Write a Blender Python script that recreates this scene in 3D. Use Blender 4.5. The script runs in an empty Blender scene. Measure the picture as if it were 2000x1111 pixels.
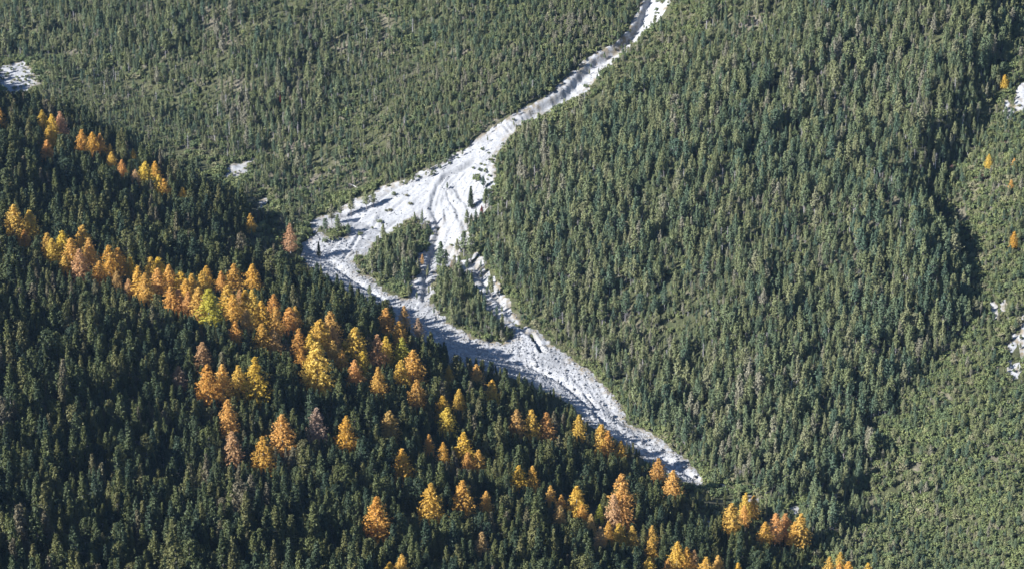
import bpy, math, random
import numpy as np

scene = bpy.context.scene
col = scene.collection
R = math.radians
# ---------------------------------------------------------------- camera, sky, sun, exposure
cam_data = bpy.data.cameras.new('camera'); camera = bpy.data.objects.new('camera', cam_data); col.objects.link(camera)
cam_data.sensor_fit = 'HORIZONTAL'; cam_data.sensor_width = 36.0; cam_data.lens = 36.0 * 4704.0 / 2000.0
cam_data.clip_start = 1.0; cam_data.clip_end = 20000.0
camera.location = (0, 0, 560); camera.rotation_euler = (R(90 - 20), 0, 0)
scene.camera = camera

SUN_ELEV, SUN_AZ = R(30), R(250)          # azimuth clockwise from +y: from the left, a little behind the viewer
world = bpy.data.worlds.new('World'); scene.world = world; world.use_nodes = True
wn = world.node_tree.nodes; wl = world.node_tree.links
sky = wn.new('ShaderNodeTexSky'); sky.sky_type = 'NISHITA'; sky.sun_disc = False
sky.sun_elevation = SUN_ELEV; sky.sun_rotation = SUN_AZ; sky.altitude = 2000.0; sky.air_density = 0.7; sky.dust_density = 0.05; sky.ozone_density = 4.0
wl.new(sky.outputs[0], wn['Background'].inputs[0]); wn['Background'].inputs[1].default_value = 0.085
sun_data = bpy.data.lights.new('sun', 'SUN'); sun_data.energy = 5.0; sun_data.angle = R(0.53); sun_data.color = (1.0, 0.985, 0.955)
sun = bpy.data.objects.new('sun', sun_data); col.objects.link(sun)
sun.location = (-600, 200, 900)
sun.rotation_euler = (R(90) - SUN_ELEV, 0, math.pi - SUN_AZ)
scene.view_settings.view_transform = 'Standard'; scene.view_settings.look = 'None'
scene.view_settings.exposure = 1.05; scene.view_settings.gamma = 1.0; scene.view_settings.use_curve_mapping = False
scene.cycles.max_bounces = 4; scene.cycles.diffuse_bounces = 1; scene.cycles.transmission_bounces = 2
scene.cycles.volume_bounces = 0

# ---------------------------------------------------------------- terrain shape (metres; x right, y away, z up)
CAM = np.array([0.0, 0.0, 560.0]); PITCH = math.radians(20.0); FOC = 4704.0     # focal length in pixels of a 2000 px wide frame

def lattice(ix, iy, seed):
    h = (ix.astype(np.int64) * 374761393 + iy.astype(np.int64) * 668265263 + seed * 974711) & 0x7fffffff
    h = ((h ^ (h >> 13)) * 1274126177) & 0x7fffffff
    return ((h ^ (h >> 16)) & 0xffff) / 32767.5 - 1.0

def noise(x, y, scale, seed):
    x = np.asarray(x, float) / scale; y = np.asarray(y, float) / scale
    ix = np.floor(x); iy = np.floor(y); fx = x - ix; fy = y - iy
    fx = fx * fx * fx * (fx * (fx * 6 - 15) + 10); fy = fy * fy * fy * (fy * (fy * 6 - 15) + 10)
    a = lattice(ix, iy, seed); b = lattice(ix + 1, iy, seed); c = lattice(ix, iy + 1, seed); d = lattice(ix + 1, iy + 1, seed)
    return (a * (1 - fx) + b * fx) * (1 - fy) + (c * (1 - fx) + d * fx) * fy

def fbm(x, y, scale, seed, n=4):
    v = 0.0; amp = 1.0
    for k in range(n):
        v = v + amp * noise(x + 17.3 * k, y - 9.1 * k, scale / 2 ** k, seed + k); amp *= 0.5
    return v

def smooth(a, b, x):
    t = np.clip((x - a) / (b - a), 0, 1); return t * t * (3 - 2 * t)

def smax(a, b, k):
    h = np.clip(0.5 + 0.5 * (a - b) / k, 0, 1); return b + (a - b) * h + k * h * (1 - h)

# valley axis: s runs down the valley (to the right and towards the viewer), t across it (positive = far slope)
AX = np.array([0.56, -0.8285]); NX = np.array([0.8285, 0.56])
AXIS_S = np.array([-1855.1, -1528.7, -1426.9, -1299.1, -1207.0, -1140.7, -1030.9, -972.4, -920.5, -847.7, -779.0, -680.1]); AXIS_T = np.array([538.3, 555.5, 566.9, 595.0, 619.5, 630.0, 646.6, 677.0, 686.2, 689.5, 704.2, 710.1]); AXIS_Z = np.array([175, 160, 150, 132, 118, 108, 88, 76, 68, 55, 42, 30])

def valley(x, y):
    s = AX[0] * x + AX[1] * y; t = NX[0] * x + NX[1] * y
    return s, t - np.interp(s, AXIS_S, AXIS_T), np.interp(s, AXIS_S, AXIS_Z)

def line_st(x, y, pts):
    """signed distance (positive = left of the direction of travel) and arc length from the start of a polyline"""
    best = np.full(np.shape(x), 1e9); sd = np.zeros(np.shape(x)); al = np.zeros(np.shape(x)); acc = 0.0
    for (ax, ay), (bx, by) in zip(pts[:-1], pts[1:]):
        dx, dy = bx - ax, by - ay; L = math.hypot(dx, dy)
        u = np.clip(((x - ax) * dx + (y - ay) * dy) / L ** 2, 0, 1)
        ex, ey = x - ax - u * dx, y - ay - u * dy; d = np.hypot(ex, ey)
        m = d < best; best = np.where(m, d, best)
        sd = np.where(m, np.sign(dx * (y - ay) - dy * (x - ax)) * d, sd); al = np.where(m, acc + u * L, al); acc += L
    return sd, al

def base_height(x, y):
    s, t, zf = valley(x, y)
    far = 0.16 * np.minimum(np.maximum(t, 0), 45) + 0.55 * np.maximum(t - 45 + 12 * noise(s, 0 * s, 90, 5), 0)
    far = far + smooth(60, 260, t) * 14 * fbm(x, y, 210, 11, 3) + smooth(25, 90, t) * (3.5 * fbm(x, y, 62, 31, 2) + 5.5 * noise((x + 14 * noise(x, y, 90, 41)) / 62.0, y / 240.0, 1.0, 43) + 2.5 * noise((x + 8 * noise(x, y, 60, 42)) / 30.0, y / 150.0, 1.0, 44))
    n = np.maximum(-t, 0)
    crest = 60.0
    steep = 0.39 - 0.16 * np.exp(-((s + 1125) / 55.0) ** 2) - 0.17 * smooth(-1010, -930, s)
    near = steep * np.minimum(n, crest) + 0.31 * np.maximum(n - crest, 0)
    near = near + smooth(20, 160, n) * 7 * fbm(x, y, 150, 51, 3) + smooth(6, 40, n) * 1.6 * fbm(x, y, 34, 71, 2)
    return zf + np.where(t > 0, far, near)

def at(u, v, hf=None, lo=500.0, hi=3200.0):
    """the ground point seen at pixel (u, v) of the 2000 x 1111 photograph"""
    hf = hf or height
    u = np.atleast_1d(np.asarray(u, float)); v = np.atleast_1d(np.asarray(v, float))
    a = (u - 1000) / FOC; b = (555.5 - v) / FOC
    d = np.stack([a, math.cos(PITCH) + b * math.sin(PITCH), -math.sin(PITCH) + b * math.cos(PITCH)], -1)
    hit = np.full(u.shape, np.nan); prev = np.full(u.shape, lo)
    for r in np.arange(lo, hi, 4.0):
        p = CAM + d * r
        m = np.isnan(hit) & (p[..., 2] < hf(p[..., 0], p[..., 1]))
        hit = np.where(m, r, hit)
        if not np.isnan(hit).any(): break
    lo_ = hit - 4; hi_ = hit.copy()
    for _ in range(9):
        mid = (lo_ + hi_) / 2; p = CAM + d * mid[..., None]
        m = p[..., 2] < hf(p[..., 0], p[..., 1]); hi_ = np.where(m, mid, hi_); lo_ = np.where(m, lo_, mid)
    return CAM + d * hi_[..., None]

def project(x, y, z):
    dx, dy, dz = x - CAM[0], y - CAM[1], z - CAM[2]
    c, s = math.cos(PITCH), math.sin(PITCH)
    depth = dy * c - dz * s; up = dy * s + dz * c
    return 1000 + FOC * dx / depth, 555.5 - FOC * up / depth, depth

def poly_world(pix):
    p = at([q[0] for q in pix], [q[1] for q in pix], base_height); return [(a[0], a[1]) for a in p]

def poly_dist(x, y, poly):
    """signed distance to a closed polygon, positive inside"""
    x = np.asarray(x, float); y = np.asarray(y, float)
    best = np.full(x.shape, 1e9); inside = np.zeros(x.shape, bool); n = len(poly)
    for i in range(n):
        ax, ay = poly[i]; bx, by = poly[(i + 1) % n]; dx, dy = bx - ax, by - ay
        u = np.clip(((x - ax) * dx + (y - ay) * dy) / max(dx * dx + dy * dy, 1e-9), 0, 1)
        best = np.minimum(best, np.hypot(x - ax - u * dx, y - ay - u * dy))
        if ay != by:
            inside ^= ((ay > y) != (by > y)) & (x < (bx - ax) * (y - ay) / (by - ay) + ax)
    return np.where(inside, best, -best)

# bare gravel: gully, debris fan and stream bed, with the wooded islands in it (outlines in photograph pixels, laid on the ground)
FAN = poly_world([(1330, -60), (1307, 0), (1275, 32), (1255, 55), (1210, 92), (1180, 122), (1162, 145), (1137, 170), (1100, 192), (1070, 215),
    (1030, 237), (1010, 252), (992, 274), (978, 298), (968, 325), (972, 352), (966, 380), (962, 400), (944, 425), (916, 440), (915, 462),
    (928, 485), (940, 512), (955, 535), (970, 550), (985, 585), (1010, 622), (1022, 641), (1052, 659), (1081, 684), (1124, 717), (1182, 767),
    (1200, 785), (1216, 812), (1232, 836), (1264, 848), (1304, 872), (1337, 898), (1372, 929), (1388, 947), (1372, 953), (1340, 944), (1300, 926), (1240, 888), (1180, 853), (1130, 816), (1080, 778), (1010, 748), (950, 732), (880, 712), (830, 690), (780, 660), (720, 615), (660, 570),
    (612, 530), (584, 500), (588, 478), (606, 462), (600, 444), (612, 428), (642, 414), (678, 397), (715, 380), (750, 365), (800, 347),
    (850, 322), (890, 301), (922, 277), (950, 253), (990, 228), (1025, 208), (1062, 186), (1090, 161), (1115, 133), (1150, 98), (1200, 76),
    (1232, 45), (1240, 15), (1248, 0), (1270, -60)])
ISLANDS = [poly_world(p) for p in (
    [(808, 432), (842, 434), (854, 446), (848, 464), (830, 487), (814, 506), (817, 525), (820, 540), (807, 555), (802, 572), (792, 585),
     (765, 571), (740, 556), (710, 541), (694, 524), (694, 510), (722, 503), (735, 482), (750, 474), (768, 459), (787, 442)],
    [(852, 530), (878, 534), (902, 536), (912, 552), (922, 572), (938, 596), (958, 624), (985, 646), (998, 670), (984, 686), (950, 677),
     (920, 668), (893, 648), (858, 616), (846, 600), (850, 570)],
    [(884, 492), (905, 490), (924, 500), (934, 512), (920, 516), (895, 505)],
    [(628, 450), (660, 448), (684, 452), (680, 462), (650, 468), (628, 464)])]
PATCHES = [poly_world(p) for p in (
    [(-10, 126), (30, 120), (62, 132), (80, 158), (66, 174), (60, 200), (30, 200), (-10, 170)],
    [(434, 340), (450, 324), (489, 314), (488, 332), (470, 352), (462, 362), (438, 356)],
    [(496, 395), (512, 384), (526, 390), (520, 412), (500, 414)],
    [(1968, 196), (1985, 178), (2040, 160), (2040, 190), (1990, 210), (1972, 222)],
    [(1938, 572), (1958, 560), (1990, 556), (1988, 576), (1966, 586), (1966, 604), (1940, 604)],
    [(2030, 600), (1994, 612), (1990, 640), (1990, 668), (1972, 700), (1962, 742), (1975, 748), (1996, 720), (2030, 690)],
    [(1396, 940), (1440, 952), (1440, 962), (1400, 956)],
    [(1452, 966), (1482, 972), (1478, 984), (1452, 980)],
    [(1535, 994), (1552, 992), (1554, 1004), (1538, 1006)],
    [(1378, 1014), (1400, 1018), (1396, 1030), (1378, 1026)])]
APEX = poly_world([(985, 262)])[0]
GULLY = poly_world([(985, 275), (1018, 247), (1050, 219), (1085, 195), (1118, 168), (1142, 138), (1172, 105), (1220, 72), (1258, 30), (1272, 0), (1292, -60)])
RILLS = [(poly_world(p), w, d) for p, w, d in (
    ([(925, 318), (905, 332), (872, 345), (856, 365), (846, 388), (842, 405), (848, 425), (858, 445), (856, 470), (842, 500), (834, 540), (830, 590)], 1.6, 1.5),
    ([(880, 352), (862, 372), (854, 392), (850, 412)], 1.0, 0.9),
    ([(888, 364), (898, 385), (908, 402), (914, 412)], 0.8, 0.8),
    ([(876, 376), (884, 396), (892, 416), (898, 430)], 0.8, 0.8),
    ([(868, 416), (871, 430)], 0.7, 0.8),
    ([(905, 440), (908, 470), (918, 500), (932, 530), (944, 560), (966, 592), (1000, 632), (1030, 662), (1046, 676), (1058, 696)], 1.3, 1.0),
    ([(1036, 662), (1050, 680), (1060, 698)], 1.3, 1.8),
    ([(800, 352), (750, 385), (700, 425), (660, 470), (640, 500)], 1.2, 0.5),
    ([(790, 392), (740, 425), (700, 462), (672, 505)], 1.0, 0.7),
    ([(630, 500), (690, 548), (760, 602), (830, 652), (880, 690), (950, 700), (1030, 722), (1090, 752), (1140, 790), (1175, 822), (1240, 868), (1310, 905), (1380, 945)], 2.0, 1.1),
    ([(1146, 780), (1156, 790), (1166, 806)], 1.0, 1.6))]
SIDE = poly_world([(2010, -60), (1975, 60), (1955, 170), (1925, 260), (1855, 345), (1832, 395), (1868, 470), (1895, 540), (1893, 625), (1860, 680), (1765, 760), (1700, 860), (1665, 960), (1660, 1060)])
SIDE_END = sum(math.hypot(q[0] - p[0], q[1] - p[1]) for p, q in zip(SIDE[:10], SIDE[1:11]))
SIDE_BAND = [SIDE[5][1], SIDE[8][1]]

def gravel(x, y):
    """distance into the bare gravel (positive) or away from it (negative)"""
    x = np.asarray(x, float); y = np.asarray(y, float)
    d = poly_dist(x, y, FAN)
    e0 = 2.6 * noise(x, y, 6.5, 211) + 1.4 * noise(x, y, 2.8, 212)
    for p in ISLANDS: d = np.minimum(d, -poly_dist(x, y, p) + e0 + 0.9)
    e = 3.2 * noise(x, y, 5, 207) + 1.6 * noise(x, y, 2.2, 208)
    e2 = e + 5.0 * noise(x / 3.2, y / 14.0, 1.0, 209) - 1.0
    for i, p in enumerate(PATCHES): d = np.maximum(d, poly_dist(x, y, p) + (e2 if i in (3, 4, 5) else e))
    return d + 1.5 * noise(x, y, 7, 201) + 0.7 * noise(x, y, 2.6, 203)

def height(x, y):
    x = np.asarray(x, float); y = np.asarray(y, float)
    z = base_height(x, y)
    sd, al = line_st(x, y, GULLY)                     # sd > 0: the left bank
    k = smooth(0, 60, al)
    w = 7.0 + 0.9 * noise(al, 0 * al, 11, 8)
    deep = (0.8 + 3.6 * k) * (1 + 0.25 * noise(al, 0 * al, 14, 7))
    left = smooth(0, 1, 1 - (sd - 0.42 * w) / (0.42 * w))
    right = smooth(0, 1, 1 - np.clip(-(sd - 2) / 15.0, 0, 1))
    z = z - deep * np.where(sd > 2, left, right) * smooth(-8, 14, al)
    z = z - 5 * k * np.exp(-(sd / 38) ** 2)
    fade = smooth(SIDE[10][1] - 50, SIDE[10][1] + 110, y)
    ss, sl = line_st(x, y, SIDE)                      # ss < 0: the wooded spur left of the side valley
    spur = smooth(0, 30, -ss) * np.exp(-np.maximum(-ss, 0) / 95)
    z = z + (20 + 20 * smooth(SIDE_BAND[0] + 110, SIDE_BAND[0], y) * smooth(SIDE_BAND[1] - 110, SIDE_BAND[1], y)) * fade * spur * (0.75 + 0.35 * noise(0 * y, y, 75, 9)) - 3 * fade * np.exp(-(ss / 14) ** 2) * (z > 60)
    return z

GX = np.arange(-640, 620, 2.0); GY = np.arange(620, 1860, 2.0)
GZ = height(*np.meshgrid(GX, GY))
GG = gravel(*np.meshgrid(GX, GY))
def lookup(G, x, y):
    fx = np.clip((np.asarray(x, float) - GX[0]) / 2.0, 0, len(GX) - 1.001); fy = np.clip((np.asarray(y, float) - GY[0]) / 2.0, 0, len(GY) - 1.001)
    i = fx.astype(int); j = fy.astype(int); fx = fx - i; fy = fy - j
    return (G[j, i] * (1 - fx) + G[j, i + 1] * fx) * (1 - fy) + (G[j + 1, i] * (1 - fx) + G[j + 1, i + 1] * fx) * fy
def quick(x, y): return lookup(GZ, x, y)

def gravel_detail(x, y):
    """rills, banks and rubble on the gravel sheet"""
    z = 0.0
    for pts, w, d in RILLS:
        wob = 0.9 * noise(x, y, 9, 91) + 0.5 * noise(x, y, 3.5, 92)
        sd, al = line_st(x, y, pts); z = z - d * np.exp(-((sd + wob) / w) ** 2) + 0.25 * d * np.exp(-((np.abs(sd + wob) - 1.9 * w) / w) ** 2)
    th = np.arctan2(y - APEX[1], x - APEX[0]); r = np.hypot(x - APEX[0], y - APEX[1])
    on_fan = smooth(-4, 12, -(y - APEX[1]))
    rid = 1 - np.abs(noise(th * 60, r * 0.05, 1.0, 301)) ; rid2 = 1 - np.abs(noise(th * 130, r * 0.09, 1.0, 305))
    z = z - on_fan * (0.45 * rid ** 6 + 0.25 * rid2 ** 5) * smooth(2, 20, r)
    sd, al = line_st(x, y, GULLY)
    ribs = (1 - on_fan) * smooth(0, 2, sd) * (0.7 * np.abs(noise(al, sd * 0.15, 3.0, 401)) + 0.4 * np.abs(noise(al, sd * 0.2, 1.3, 402)))
    z = z - ribs
    return z + 0.28 * fbm(x, y, 5.0, 501, 3) + 0.10 * fbm(x, y, 1.4, 505, 2)

# ---------------------------------------------------------------- materials
def new_mat(name):
    m = bpy.data.materials.new(name); m.use_nodes = True
    nt = m.node_tree; b = nt.nodes['Principled BSDF']; return m, nt.nodes, nt.links, b

def ramp(n, stops):
    r = n.new('ShaderNodeValToRGB'); e = r.color_ramp.elements
    while len(e) < len(stops): e.new(0.5)
    for k, (p, c) in enumerate(stops): e[k].position = p; e[k].color = (*c, 1)
    return r

def tex(n, l, scale, detail=3, rough=0.6, vec=None, coords='Object'):
    t = n.new('ShaderNodeTexNoise'); t.inputs['Scale'].default_value = scale; t.inputs['Detail'].default_value = detail; t.inputs['Roughness'].default_value = rough
    if vec is None:
        tc = n.new('ShaderNodeTexCoord'); vec = tc.outputs[coords]
    l.new(vec, t.inputs['Vector']); return t

def mix(n, l, f, a, b, mode='MIX'):
    m = n.new('ShaderNodeMix'); m.data_type = 'RGBA'; m.blend_type = mode
    if isinstance(f, (int, float)): m.inputs[0].default_value = f
    else: l.new(f, m.inputs[0])
    for v, s in ((a, 6), (b, 7)):
        if isinstance(v, tuple): m.inputs[s].default_value = (*v, 1)
        else: l.new(v, m.inputs[s])
    return m.outputs[2]

def foliage_mat(name, stops, spread, trans=0.25, own=False, patch=None):
    m, n, l, b = new_mat(name)
    oi = n.new('ShaderNodeObjectInfo')
    if own:
        c = oi.outputs['Color']
    else:
        add = n.new('ShaderNodeMath'); add.operation = 'ADD'
        t = tex(n, l, 1 / 45.0, 2, 0.5, oi.outputs['Location'])
        sc = n.new('ShaderNodeMapRange'); sc.inputs[1].default_value = 0.3; sc.inputs[2].default_value = 0.7
        sc.inputs[3].default_value = -spread; sc.inputs[4].default_value = spread
        l.new(t.outputs[0], sc.inputs[0]); l.new(sc.outputs[0], add.inputs[0]); l.new(oi.outputs['Random'], add.inputs[1])
        r = ramp(n, stops); l.new(add.outputs[0], r.inputs[0]); c = r.outputs[0]
    leaf = tex(n, l, 1.6, 2, 0.7)
    lr = ramp(n, [(0.3, (0.72, 0.72, 0.72)), (0.7, (1.25, 1.25, 1.2))]); l.new(leaf.outputs[0], lr.inputs[0])
    c = mix(n, l, 1.0, c, lr.outputs[0], 'MULTIPLY')
    l.new(c, b.inputs['Base Color']); b.inputs['Roughness'].default_value = 0.6; b.inputs['Specular IOR Level'].default_value = 0.25
    tr = n.new('ShaderNodeBsdfTranslucent'); l.new(c, tr.inputs[0])
    ms = n.new('ShaderNodeMixShader'); ms.inputs[0].default_value = trans
    l.new(b.outputs[0], ms.inputs[1]); l.new(tr.outputs[0], ms.inputs[2]); l.new(ms.outputs[0], n['Material Output'].inputs[0])
    return m

MAT = {}
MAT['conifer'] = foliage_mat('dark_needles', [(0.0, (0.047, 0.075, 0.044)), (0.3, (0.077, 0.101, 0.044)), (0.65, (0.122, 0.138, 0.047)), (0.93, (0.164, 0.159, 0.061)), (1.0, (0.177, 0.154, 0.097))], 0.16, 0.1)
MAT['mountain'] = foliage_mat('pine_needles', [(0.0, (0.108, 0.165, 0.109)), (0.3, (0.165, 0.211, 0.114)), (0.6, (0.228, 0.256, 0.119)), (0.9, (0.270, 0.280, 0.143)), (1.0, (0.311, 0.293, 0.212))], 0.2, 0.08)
MAT['dwarf'] = foliage_mat('dwarf_needles', [(0.0, (0.147, 0.195, 0.096)), (0.4, (0.210, 0.252, 0.103)), (0.8, (0.266, 0.291, 0.121)), (1.0, (0.306, 0.289, 0.174))], 0.24, 0.08)
MAT['larch'] = foliage_mat('larch_needles', None, 0, 0.35, own=True)

m, n, l, b = new_mat('grey_bark')
t = tex(n, l, 3.0, 3, 0.6); r = ramp(n, [(0.3, (0.2, 0.185, 0.185)), (0.7, (0.42, 0.4, 0.4))]); l.new(t.outputs[0], r.inputs[0])
l.new(r.outputs[0], b.inputs['Base Color']); b.inputs['Roughness'].default_value = 0.9; MAT['bark'] = m
m, n, l, b = new_mat('bleached_wood')
t = tex(n, l, 2.0, 3, 0.6); r = ramp(n, [(0.3, (0.42, 0.4, 0.39)), (0.7, (0.66, 0.64, 0.63))]); l.new(t.outputs[0], r.inputs[0])
l.new(r.outputs[0], b.inputs['Base Color']); b.inputs['Roughness'].default_value = 0.85; MAT['deadwood'] = m

m, n, l, b = new_mat('forest_floor')
t1 = tex(n, l, 0.035, 4, 0.6); t2 = tex(n, l, 0.45, 5, 0.7)
r1 = ramp(n, [(0.35, (0.055, 0.066, 0.03)), (0.55, (0.09, 0.095, 0.045)), (0.68, (0.2, 0.175, 0.14))]); l.new(t1.outputs[0], r1.inputs[0])
r2 = ramp(n, [(0.38, (0.6, 0.6, 0.55)), (0.6, (1.1, 1.1, 1.0)), (0.72, (2.0, 1.8, 1.6))]); l.new(t2.outputs[0], r2.inputs[0])
l.new(mix(n, l, 1.0, r1.outputs[0], r2.outputs[0], 'MULTIPLY'), b.inputs['Base Color']); b.inputs['Roughness'].default_value = 0.95
bp = n.new('ShaderNodeBump'); bp.inputs['Strength'].default_value = 0.8; bp.inputs['Distance'].default_value = 0.6; l.new(t2.outputs[0], bp.inputs['Height']); l.new(bp.outputs[0], b.inputs['Normal'])
MAT['floor'] = m

m, n, l, b = new_mat('dolomite_gravel')
t1 = tex(n, l, 0.06, 5, 0.65); t2 = tex(n, l, 0.9, 6, 0.75); t3 = tex(n, l, 0.28, 3, 0.6)
r1 = ramp(n, [(0.3, (0.38, 0.386, 0.398)), (0.5, (0.45, 0.454, 0.466)), (0.7, (0.48, 0.483, 0.49))]); l.new(t1.outputs[0], r1.inputs[0])
r2 = ramp(n, [(0.34, (0.55, 0.55, 0.57)), (0.47, (0.95, 0.95, 0.95)), (0.7, (1.08, 1.07, 1.06))]); l.new(t2.outputs[0], r2.inputs[0])
c = mix(n, l, 1.0, r1.outputs[0], r2.outputs[0], 'MULTIPLY')
at_ = n.new('ShaderNodeAttribute'); at_.attribute_name = 'damp'
c = mix(n, l, at_.outputs['Fac'], c, (0.19, 0.193, 0.20))
at2 = n.new('ShaderNodeAttribute'); at2.attribute_name = 'soil'
rs = ramp(n, [(0.42, (0.0, 0.0, 0.0)), (0.6, (1, 1, 1))]); l.new(t3.outputs[0], rs.inputs[0])
fm = n.new('ShaderNodeMath'); fm.operation = 'MULTIPLY'; l.new(rs.outputs[0], fm.inputs[0]); l.new(at2.outputs['Fac'], fm.inputs[1])
c = mix(n, l, fm.outputs[0], c, (0.22, 0.18, 0.12))
l.new(c, b.inputs['Base Color']); b.inputs['Roughness'].default_value = 0.9; b.inputs['Specular IOR Level'].default_value = 0.2
bp = n.new('ShaderNodeBump'); bp.inputs['Strength'].default_value = 0.7; bp.inputs['Distance'].default_value = 0.35; l.new(t2.outputs[0], bp.inputs['Height']); l.new(bp.outputs[0], b.inputs['Normal'])
MAT['gravel'] = m
m, n, l, b = new_mat('dolomite_rock')
t1 = tex(n, l, 0.7, 4, 0.65); r1 = ramp(n, [(0.3, (0.2, 0.203, 0.21)), (0.7, (0.44, 0.44, 0.445))]); l.new(t1.outputs[0], r1.inputs[0])
l.new(r1.outputs[0], b.inputs['Base Color']); b.inputs['Roughness'].default_value = 0.9; MAT['rock'] = m

# ---------------------------------------------------------------- mesh helpers
def mesh_from(name, v, f, mat, smooth_=False):
    """v: (n,3) array, f: (m,3 or 4) int array"""
    v = np.asarray(v, np.float32); f = np.asarray(f, np.int32); me = bpy.data.meshes.new(name)
    k = f.shape[1]; me.vertices.add(len(v)); me.vertices.foreach_set('co', v.ravel())
    me.loops.add(f.size); me.loops.foreach_set('vertex_index', f.ravel())
    me.polygons.add(len(f)); me.polygons.foreach_set('loop_start', np.arange(0, f.size, k, dtype=np.int32))
    me.polygons.foreach_set('use_smooth', np.full(len(f), smooth_)); me.update(calc_edges=True); me.validate()
    me.materials.append(mat); return me

def link(name, me, parent=None):
    o = bpy.data.objects.new(name, me); col.objects.link(o)
    if parent is not None: o.parent = parent
    return o

def tag(o, label=None, cat=None, group=None, kind=None):
    for k, v in (('label', label), ('category', cat), ('group', group), ('kind', kind)):
        if v: o[k] = v
    return o

def grid_mesh(name, xs, ys, zf, mat, keep=None, smooth_=True):
    X, Y = np.meshgrid(xs, ys); Z = zf(X, Y); nx = len(xs)
    v = np.stack([X, Y, Z], -1).reshape(-1, 3)
    i = (np.arange(len(ys) - 1)[:, None] * nx + np.arange(nx - 1)[None, :]).ravel()
    f = np.stack([i, i + 1, i + nx + 1, i + nx], -1)
    if keep is not None:
        kk = keep.reshape(-1); f = f[kk[f].any(1)]
        used = np.unique(f); re = np.full(len(v), -1); re[used] = np.arange(len(used)); f = re[f]; v = v[used]
    return mesh_from(name, v, f, mat, smooth_), v

# ---------------------------------------------------------------- the ground: wooded hillside and the bare gravel in it
def steps(lo, a, b, hi, fine):
    out = list(np.arange(a, b + 0.01, fine)); d = fine; q = a; left = []
    while q > lo: d *= 1.25; q -= d; left.append(q)
    d = fine; q = out[-1]
    while q < hi: d *= 1.25; q += d; out.append(q)
    return np.array(left[::-1] + out)
XS = steps(-2200, -480, 420, 2200, 3.0); YS = steps(-500, 760, 1720, 4200, 3.0)

def floor_z(X, Y):
    z = height(X, Y); g = np.full(X.shape, -99.0)
    m = (X > -480) & (X < 420) & (Y > 760) & (Y < 1720)
    g[m] = gravel(X[m], Y[m])
    return z - 3.0 * smooth(0.5, 5, g) - 5.0 * smooth(0.2, 3, g) * (np.abs(line_st(X, Y, GULLY)[0]) < 25) * smooth(10, 40, line_st(X, Y, GULLY)[1]) + 0.35 * noise(X, Y, 8, 607)
me, _ = grid_mesh('hillside', XS, YS, floor_z, MAT['floor'])
tag(link('hillside', me), kind='structure')

def gravel_sheet(name, poly, step, pad=6.0):
    px = np.array(poly); xs = np.arange(px[:, 0].min() - pad, px[:, 0].max() + pad, step); ys = np.arange(px[:, 1].min() - pad, px[:, 1].max() + pad, step)
    X, Y = np.meshgrid(xs, ys); near = poly_dist(X, Y, poly) > -pad
    g = np.full(X.shape, -99.0); g[near] = gravel(X[near], Y[near]); keep = g > -3.2
    Z = np.zeros(X.shape); xm, ym, gm = X[keep], Y[keep], g[keep]
    det = gravel_detail(xm, ym)
    Z[keep] = height(xm, ym) + det * smooth(-1, 3, gm) + 0.55 * smooth(-3, 2.0, gm) - 0.55
    nx = len(xs); i = (np.arange(len(ys) - 1)[:, None] * nx + np.arange(nx - 1)[None, :]).ravel()
    f = np.stack([i, i + 1, i + nx + 1, i + nx], -1); kk = keep.ravel(); f = f[kk[f].all(1)]
    used = np.unique(f); re = np.full(X.size, -1); re[used] = np.arange(len(used)); f = re[f]
    v = np.stack([X, Y, Z], -1).reshape(-1, 3)[used]
    me = mesh_from(name, v, f, MAT['gravel'], True)
    damp = np.zeros(len(v))
    for pts, w, d in RILLS[:5] + RILLS[5:7]:
        sd, al = line_st(v[:, 0], v[:, 1], pts); damp = np.maximum(damp, 0.75 * np.exp(-((sd + 1.1 * noise(v[:, 0], v[:, 1], 6, 91)) / (1.5 * w)) ** 2) * (0.55 + 0.45 * noise(v[:, 0], v[:, 1], 5, 93)))
    gg = g.ravel()[used]; vx, vy = v[:, 0], v[:, 1]
    th = np.arctan2(vy - APEX[1], vx - APEX[0]); rr = np.hypot(vx - APEX[0], vy - APEX[1]); fan_w = smooth(-4, 12, -(vy - APEX[1])) * smooth(170, 110, rr)
    sA, tA, zA = valley(vx, vy)
    st = fan_w * fbm(th * 22, rr * 0.05, 1.0, 701, 4) + (1 - fan_w) * fbm(tA * 0.32, sA * 0.045, 1.0, 711, 4)
    sort = smooth(0.05, 0.75, st + 0.35 * fbm(vx, vy, 3.0, 721, 2))
    damp = np.maximum(damp, 0.34 * sort)
    for nm, arr in (('damp', damp), ('soil', smooth(7, 0, gg))):
        a = me.attributes.new(nm, 'FLOAT', 'POINT'); a.data.foreach_set('value', np.clip(arr, 0, 1).astype(np.float32))
    return tag(link(name, me), kind='structure')
gravel_sheet('gravel_stream_bed', FAN, 0.6)
for p in PATCHES: gravel_sheet('gravel_ground', p, 0.7)

# ---------------------------------------------------------------- tree shapes
def unit(a): return a / np.maximum(np.linalg.norm(a, axis=-1, keepdims=True), 1e-9)

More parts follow.
